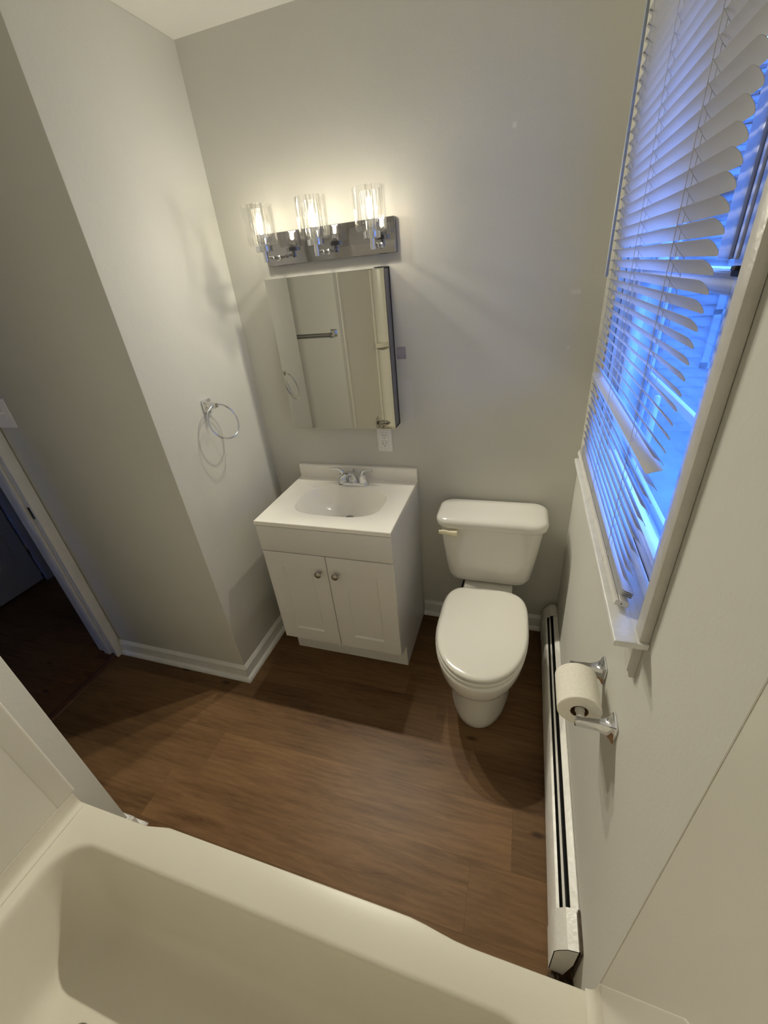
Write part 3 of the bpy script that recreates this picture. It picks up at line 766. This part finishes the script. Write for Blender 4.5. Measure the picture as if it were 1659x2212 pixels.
bm = BM(); S = lambda d, z: egg(.1815 - d, -.748 + d, -.250 - d, z, cx=TX - .001, pb=3.6, pf=2.15, ym=-.47)
rings(bm, [S(.006, .3952), S(.001, .3965), S(0, .401), S(.0005, .4085), S(.004, .4115), S(.009, .4122)]); obj('seat', bm, M['seat'], t, 60)
bm = BM(); S2 = lambda d, z: egg(.1785 - d, -.743 + d, -.243 - d, z, cx=TX - .001, pb=4.0, pf=2.15, ym=-.475)
rings(bm, [S2(.010, .4126), S2(.0035, .4135), S2(0, .4175), S2(.0005, .4245), S2(.004, .4295), S2(.011, .4325), S2(.022, .4335), S2(.060, .4350), S2(.12, .4358)]); obj('lid', bm, M['seat'], t, 60)
for sg in (-1, 1):
    bm = BM(); box(bm, TX + sg * .07 - .016, TX + sg * .07 + .016, -.252, -.234, .4085, .424, .004, 3); obj('hinge', bm, M['seat'], t, 40)
bm = BM()
tube(bm, [(TX - .145, -.204, .699), (TX - .145, -.225, .699)], .009, 14)
tube(bm, [(TX - .138, -.226, .697), (TX - .153, -.228, .698), (TX - .175, -.230, .702), (TX - .197, -.231, .705), (TX - .216, -.231, .704)], [(.015, .008), (.0145, .008), (.0105, .006), (.0115, .0055), (.009, .005)], 14, ab=(Vector((0, 0, 1)), Vector((0, 1, 0))))
obj('flush_lever', bm, M['lever'], t, 50, label='ivory flush lever')
sp_ = thing('supply_line', 'thin dark water supply line under the left side of the toilet tank', 'pipe', (TX - .16, -.06, .15))
bm = BM(); tube(bm, [(TX - .12, -.10, .4085), (TX - .118, -.095, .36), (TX - .135, -.08, .28), (TX - .160, -.060, .20), (TX - .165, -.045, .17)], .0045, 10); obj('hose', bm, M['rubber_gap_shade'], sp_, 50)
bm = BM(); lathe(bm, [(.022, -.0012), (.021, -.004), (.008, -.006), (.008, -.045), (.012, -.046), (.012, -.060)], (TX - .165, 0, .165), 'y', 18); obj('shutoff_valve', bm, M['chrome_soft'], sp_, 40)

# ------------------------------------------------------------------ toilet paper
hp = thing('paper_holder', 'chrome two-post toilet paper holder on the wall under the window', 'toilet paper holder', (XR, -1.01, .80))
AX = 1.3845; AZ = .797
for yy in (-.935, -1.090):
    bm = BM()
    c = Vector((XR, yy, AZ + .002)); n = Vector((-1, 0, 0))
    def sq(hy, hz, d, dz=0, r=.003):
        return [c + n * d + Vector((0, y_, z_ + dz)) for y_, z_ in rrect(0, 0, hy, hz, min(r, hy * .6), 3)]
    rings(bm, [sq(.022, .0275, .001), sq(.022, .0275, .004), sq(.0205, .026, .0065), sq(.0160, .0205, .0105), sq(.0120, .0162, .017), sq(.0095, .0140, .026), sq(.0078, .0125, .034), sq(.0072, .0118, .066), sq(.0072, .0118, .078), sq(.0060, .0100, .080)])
    obj('post', bm, M['chrome'], hp, 30)
bm = BM(); lathe(bm, [(.0085, -1.0825), (.0085, -1.062), (.0105, -1.062), (.0105, -.965), (.0085, -.965), (.0085, -.9425)], (AX, 0, AZ), 'y', 24); obj('roller', bm, M['roller'], hp, 40)
tp = thing('toilet_paper_roll', 'roll of white toilet paper on the chrome holder by the window wall', 'toilet paper', (AX, -1.01, AZ))
RO, RI = .0475, .0195
zc = AZ - .0075
bm = BM()
lathe(bm, [(RI, -1.058), (RO - .002, -1.058), (RO, -1.056), (RO, -.960), (RO - .002, -.958), (RI, -.958), (RI, -1.058)], (AX, 0, zc), 'y', 64, cap0=False, cap1=False)
obj('paper', bm, M['paper'], tp, 40)
bm = BM(); lathe(bm, [(RI - .0002, -1.0585), (RI - .0002, -.9575), (RI - .0012, -.9575), (RI - .0012, -1.0585), (RI - .0002, -1.0585)], (AX, 0, zc), 'y', 40, cap0=False, cap1=False)
obj('core', bm, M['card'], tp, 40)

# ------------------------------------------------------------------ baseboard heater
HB = thing('baseboard_heater', 'long white enamel baseboard heater along the window wall', 'heater', (1.42, -.66, 0))
hy0, hy1 = -1.300, -.030
XF = 1.3905
bm = BM(); prism(bm, [(XF, .012), (XF, .150), (XF + .006, .163), (XF + .0135, .166), (XF + .0135, .1635), (XF + .0075, .1605), (XF + .0025, .149), (XF + .0025, .012)], 'y', hy0 + .004, hy1 - .004); obj('front_panel', bm, M['heater'], HB, 30)
bm = BM(); prism(bm, [(XR - .001, .006), (XR - .001, .193), (XR - .004, .195), (XR - .022, .1865), (XR - .022, .183), (XR - .006, .190), (XR - .0045, .188), (XR - .0045, .006)], 'y', hy0 + .004, hy1 - .004); obj('back_panel', bm, M['heater'], HB, 30)
bm = BM(); prism(bm, [(XF + .0225, .1655), (XF + .0280, .1725), (XF + .0290, .1715), (XF + .0240, .1640)], 'y', hy0 + .01, hy1 - .01); obj('damper', bm, M['heater'], HB)
bm = BM(); prism(bm, [(XF + .004, .135), (XR - .006, .135), (XR - .006, .14), (XF + .004, .14)], 'y', hy0 + .006, hy1 - .006)
tube(bm, [(1.42, hy0 + .01, .08), (1.42, hy1 - .01, .08)], .011, 12)
obj('heating_element', bm, M['black'], HB)
for (ya, yb) in ((hy0, hy0 + .084), (hy1 - .075, hy1)):
    bm = BM()
    capp = [(XF - .0030, .020), (XF - .0030, .153), (XF + .006, .1705), (XF + .026, .1945), (XR - .0100, .2015), (XR - .0100, .196), (XF + .0275, .1895), (XF + .008, .167), (XF - .0005, .152), (XF - .0005, .020)]
    prism(bm, capp, 'y', ya, yb)
    pe = [(XF - .0028, .006), (XF - .0028, .153), (XF + .006, .1703), (XF + .026, .1943), (XR - .0100, .2013), (XR - .0115, .10), (XR - .026, .006)]
    yy = ya if ya == hy0 else yb - .0015
    prism(bm, pe, 'y', yy, yy + .0015)
    obj('end_cap', bm, M['heater'], HB, 30)
bm = BM(); prism(bm, [(XR - .0060, .020), (XR - .0060, .2015), (XR - .0012, .2025), (XR - .0012, .02)], 'y', hy0 - .002, hy0 + .084); obj('wall_gap_shade', bm, M['grime_gap'], HB, label='dark brown strip standing in for the shaded gap behind the heater end')  # solid dark strip paints the shade between end cap and wall
# caulk and grime at the floor where heater meets tub
bm = BM(); random.seed(5)
for k in range(9):
    x = XF + .002 + k * .0068; a0 = .006 + random.uniform(0, .006)
    bmesh.ops.create_icosphere(bm, subdivisions=2, radius=.006, matrix=Matrix.Translation((x, -1.318 + random.uniform(-.008, .008), a0)) @ Matrix.Diagonal((1.2, 1.6, random.uniform(.9, 2.0), 1)))
tag(obj('caulk', bm, M['grime_gap'], smooth=60), 'crumbly brown caulk on the floor between heater end and tub', 'caulk')

# ------------------------------------------------------------------ bathtub
tub = thing('bathtub', 'off-white bathtub with wide flat rim across the foreground', 'bathtub', (.7, -1.77, 0))
tx0, tx1 = XT + .004, XR - .003; ty1, ty0 = YT, YB + .012
NT = 16
def tubring(x0, x1, y0, y1, r, z, bulge=0.0, nseg=40):
    """rounded rectangle, front side (y1) subdivided so that it can swell outwards"""
    pts = []
    # front edge from right to left
    for k in range(nseg + 1):
        u = k / nseg; x = (x1 - r) + ((x0 + r) - (x1 - r)) * u
        pts.append((x, y1 + bulge * S_(x), z))
    for (cx, cy, a0) in ((x0 + r, y1 - r, PI / 2), (x0 + r, y0 + r, PI)):
        for k in range(1, NT + 1): a_ = a0 + k * PI / 2 / NT; pts.append((cx + r * math.cos(a_), cy + r * math.sin(a_), z))
        if a0 == PI / 2: pass
    for k in range(1, 6): pts.append((x0 + r + (x1 - x0 - 2 * r) * k / 6, y0, z))
    for (cx, cy, a0) in ((x1 - r, y0 + r, 3 * PI / 2), (x1 - r, y1 - r, 0)):
        for k in range(0 if a0 else 0, NT + (1 if a0 else 0)): a_ = a0 + k * PI / 2 / NT; pts.append((cx + r * math.cos(a_), cy + r * math.sin(a_), z))
    return pts
def smooth01(x): x = max(0, min(1, x)); return x * x * (3 - 2 * x)
def S_(x):   # rim swells forward in the middle, with an S-curve at each end
    return smooth01((x - .225) / .085) * smooth01((1.185 - x) / .16) 
BUL = .0145
bm = BM()
yf = YT - .0065
R = []
R.append(tubring(tx0, tx1, ty0, yf + .010, .004, .0006, 0))
R.append(tubring(tx0, tx1, ty0, yf + .010 - .012, .004, .290, 0))
R.append(tubring(tx0, tx1, ty0, yf - .004, .004, .300, BUL))
R.append(tubring(tx0, tx1, ty0, yf, .004, .312, BUL))
R.append(tubring(tx0, tx1, ty0, yf, .004, ZT - .008, BUL))
R.append(tubring(tx0, tx1, ty0, yf - .0022, .004, ZT - .0022, BUL))
R.append(tubring(tx0, tx1, ty0, yf - .008, .004, ZT, BUL))
R.append(tubring(tx0 + .020, tx1 - .030, ty0 + .03, -1.440, .03, ZT - .0008, BUL * .4))
bx0, bx1, by0, by1 = .020, 1.360, -2.075, -1.484
def bas(d, z, r=.105, dx0=0, dx1=0): return tubring(bx0 + d + dx0, bx1 - d - dx1, by0 + d, by1 - d, r, z, 0)
R += [bas(-.012, ZT - .0005, .115), bas(-.004, ZT - .003, .11), bas(.002, ZT - .010), bas(.006, ZT - .022), bas(.014, .28), bas(.028, .20, .10, .004, .03), bas(.042, .14, .10, .008, .08), bas(.052, .105, .095, .008, .12), bas(.066, .080, .09, .008, .14), bas(.086, .066, .08, .006, .16), bas(.115, .060, .06, .0, .18)]
rings(bm, R, cap0=False, cap1=True)
obj('tub_shell', bm, M['acrylic'], tub, 45)
# upstand flange with a coved foot at each end
for sgn, xw in ((1, XT + .0012), (-1, XR - .0012)):
    bm = BM(); pr = [(xw, ZT + .056), (xw + sgn * .005, ZT + .056), (xw + sgn * .006, ZT + .020), (xw + sgn * .009, ZT + .010), (xw + sgn * .0145, ZT + .0035), (xw + sgn * .024, ZT + .0006), (xw, ZT + .0006)]
    prism(bm, pr, 'y', ty0, YT - (.010 if sgn == 1 else .0045)); obj('end_flange', bm, M['acrylic'], tub, 50)
bm = BM(); lathe(bm, [(.034, .0606), (.034, .0625), (.028, .0640), (.024, .0615), (.021, .0610)], (.235, -1.775, 0), 'z', 30); obj('drain', bm, M['drain'], tub, 40)
bm = BM(); lathe(bm, [(.012, .0618), (.014, .070), (.008, .074)], (.235, -1.775, 0), 'z', 20); obj('drain_stopper', bm, M['black'], tub, 40)

# surround panels
su = thing('tub_surround', 'off-white shower surround panels on the walls around the bathtub', 'shower surround', (.7, -1.8, .4))
ZS0, ZS1 = ZT + .0575, 1.735
for sgn, xw in ((1, XT), (-1, XR)):
    bm = BM(); a_, c_ = sorted((xw + sgn * .0010, xw + sgn * .0040)); box(bm, a_, c_, YB + .06, YT - (.008 if sgn == 1 else .0042), ZS0, ZS1)
    p = obj('end_panel', bm, M['surround'], su)
    bm = BM()
    w_ = .056
    if sgn == -1: prism(bm, [(xw - .0010, YT), (xw - .0046, YT - .0006), (xw - .0052, YT - .0020), (xw - .0046, YT - .0036), (xw - .0010, YT - .0040)], 'z', ZS0, ZS1)
    else: prism(bm, [(xw + .0010, YT + .001), (xw + .0045, YT - .0005), (xw + .0068, YT - .003), (xw + .0070, YT - .007), (xw + .0058, YT - .014), (xw + .0054, YT - w_ + .004), (xw + .0041, YT - w_), (xw + .0010, YT - w_)], 'z', ZS0, ZS1)
    obj('edge_trim', bm, M['surround'], p, 40)
    if sgn == -1:
        pl = [(-1.396, .400), (-1.402, .425), (-1.530, .895), (-1.575, .975), (-1.65, 1.01), (-1.90, 1.01), (-2.055, 1.01), (-2.055, .400)]
        def off(k, x): return [(x, -1.75 + (a + 1.75) * k, .70 + (b_ - .70) * k) for a, b_ in pl]
        bm = BM(); rings(bm, [off(1, XR - .0042), off(.997, XR - .0070), off(.985, XR - .0082)])
        obj('raised_panel', bm, M['surround'], p, 50)
bm = BM(); box(bm, XT + .085, XR - .085, YB + .001, YB + .005, ZS0, ZS1); obj('back_panel', bm, M['surround'], su)
for sgn, xw in ((1, XT), (-1, XR)):
    bm = BM()
    pr = [(xw + sgn * .001, YB + .085), (xw + sgn * .014, YB + .089), (xw + sgn * .020, YB + .083), (xw + sgn * .018, YB + .072), (xw + sgn * .010, YB + .052), (xw + sgn * .030, YB + .025), (xw + sgn * .055, YB + .012), (xw + sgn * .086, YB + .010), (xw + sgn * .090, YB + .001), (xw + sgn * .001, YB + .001)]
    prism(bm, pr, 'z', ZS0, ZS1); cu = obj('corner_unit', bm, M['surround'], su, 60)
    for zz in (.40, 1.15):
        bm = BM(); arc = [(xw + sgn * .012, YB + .012)] + [(xw + sgn * (.012 + .105 * math.sin(q * PI / 24)), YB + .012 + .095 * math.cos(q * PI / 24)) for q in range(13)]
        prism(bm, arc, 'z', zz, zz + .022); prism(bm, [(xw + sgn * .012 + (x - xw - sgn * .012) * 1.06, YB + .012 + (y_ - YB - .012) * 1.06) for x, y_ in arc], 'z', zz + .0222, zz + .034)
        obj('corner_shelf', bm, M['acrylic'], cu, 40)
# valve on the faucet wall
va = thing('tub_valve', 'chrome round escutcheon with pointed knob on the faucet wall of the tub', 'tub faucet', (XT, -1.97, .50))
bm = BM(); lathe(bm, [(.060, .0045), (.060, .007), (.052, .012), (.030, .016), (.018, .018)], (XT, -1.935, .520), 'x', 40); obj('escutcheon', bm, M['chrome_dark'], va, 40)
bm = BM(); lathe(bm, [(.018, .018), (.018, .040), (.024, .043), (.027, .058), (.026, .078), (.020, .100), (.009, .118), (.001, .124)], (XT, -1.935, .520), 'x', 32); obj('knob', bm, M['chrome_dark'], va, 50)

# ------------------------------------------------------------------ lights
UP0, UP1, W_C, W_L = 1.66, .27, .58, .30
def point(name, loc, power, col, r, smooth=None):
    l = bpy.data.lights.new(name, 'POINT'); l.energy = power; l.color = col; l.shadow_soft_size = r
    o = bpy.data.objects.new(name, l); COL.objects.link(o); o.location = loc
    if smooth is not None:
        l.use_nodes = True; nt = l.node_tree
        em = next(n for n in nt.nodes if n.type == 'EMISSION')
        fo = nt.nodes.new('ShaderNodeLightFalloff'); fo.inputs['Strength'].default_value = 1.0; fo.inputs['Smooth'].default_value = smooth
        # a lamp throws less light up past its tip than out and down
        tc = nt.nodes.new('ShaderNodeTexCoord'); sp = nt.nodes.new('ShaderNodeSeparateXYZ'); mr = nt.nodes.new('ShaderNodeMapRange'); mu = nt.nodes.new('ShaderNodeMath'); mu.operation = 'MULTIPLY'
        nt.links.new(tc.outputs['Normal'], sp.inputs[0]); nt.links.new(sp.outputs[2], mr.inputs[0])
        for k, v_ in ((1, -1), (2, 1), (3, UP0), (4, UP1)): mr.inputs[k].default_value = v_
        ma = nt.nodes.new('ShaderNodeMath'); ma.operation = 'MULTIPLY_ADD'; mb = nt.nodes.new('ShaderNodeMath'); mb.operation = 'MULTIPLY'; mb.inputs[1].default_value = W_C
        nt.links.new(fo.outputs['Constant'], mb.inputs[0]); ma.inputs[1].default_value = W_L
        nt.links.new(fo.outputs['Linear'], ma.inputs[0]); nt.links.new(mb.outputs[0], ma.inputs[2])
        nt.links.new(mr.outputs[0], mu.inputs[0]); nt.links.new(ma.outputs[0], mu.inputs[1]); nt.links.new(mu.outputs[0], em.inputs['Strength'])
    return o
for lx in LX:
    point('bulb_light', (lx, LY_, 1.914), 15.0, (1.0, .945, .80), .015, 0.0)

# sky: deep blue dusk
wd = bpy.data.worlds.new('dusk_sky'); scene.world = wd; wd.use_nodes = True
nt = wd.node_tree; nt.nodes.clear()
bg = nt.nodes.new('ShaderNodeBackground'); wo = nt.nodes.new('ShaderNodeOutputWorld')
tc = nt.nodes.new('ShaderNodeTexCoord'); sx = nt.nodes.new('ShaderNodeSeparateXYZ'); cr = nt.nodes.new('ShaderNodeValToRGB')
cr.color_ramp.elements[0].position = .0; cr.color_ramp.elements[0].color = (.045, .135, .50, 1)
cr.color_ramp.elements[1].position = .5; cr.color_ramp.elements[1].color = (.095, .28, 1.0, 1)
nt.links.new(tc.outputs['Generated'], sx.inputs[0]); nt.links.new(sx.outputs[2], cr.inputs[0]); nt.links.new(cr.outputs[0], bg.inputs[0])
bg.inputs[1].default_value = 16.0
nt.links.new(bg.outputs[0], wo.inputs[0])

# ------------------------------------------------------------------ camera
cam = bpy.data.cameras.new('camera'); co = bpy.data.objects.new('camera', cam); COL.objects.link(co)
co.location = (1.2066, -1.7399, 1.6955); co.rotation_mode = 'XYZ'; co.rotation_euler = (1.051511, 0.088429, 0.295759)
cam.sensor_fit = 'HORIZONTAL'; cam.sensor_width = 36.0; cam.lens = 36.0 * 898.3153 / 1659.0
cam.clip_start = .01; cam.clip_end = 100
scene.camera = co
scene.view_settings.view_transform = 'Standard'; scene.view_settings.look = 'None'
scene.view_settings.gamma = 1.0; scene.view_settings.use_curve_mapping = False
scene.view_settings.exposure = 0.0
scene.cycles.max_bounces = 10; scene.cycles.diffuse_bounces = 6; scene.cycles.glossy_bounces = 6; scene.cycles.transparent_max_bounces = 24
scene.cycles.use_denoising = True; scene.cycles.sample_clamp_indirect = 6.0
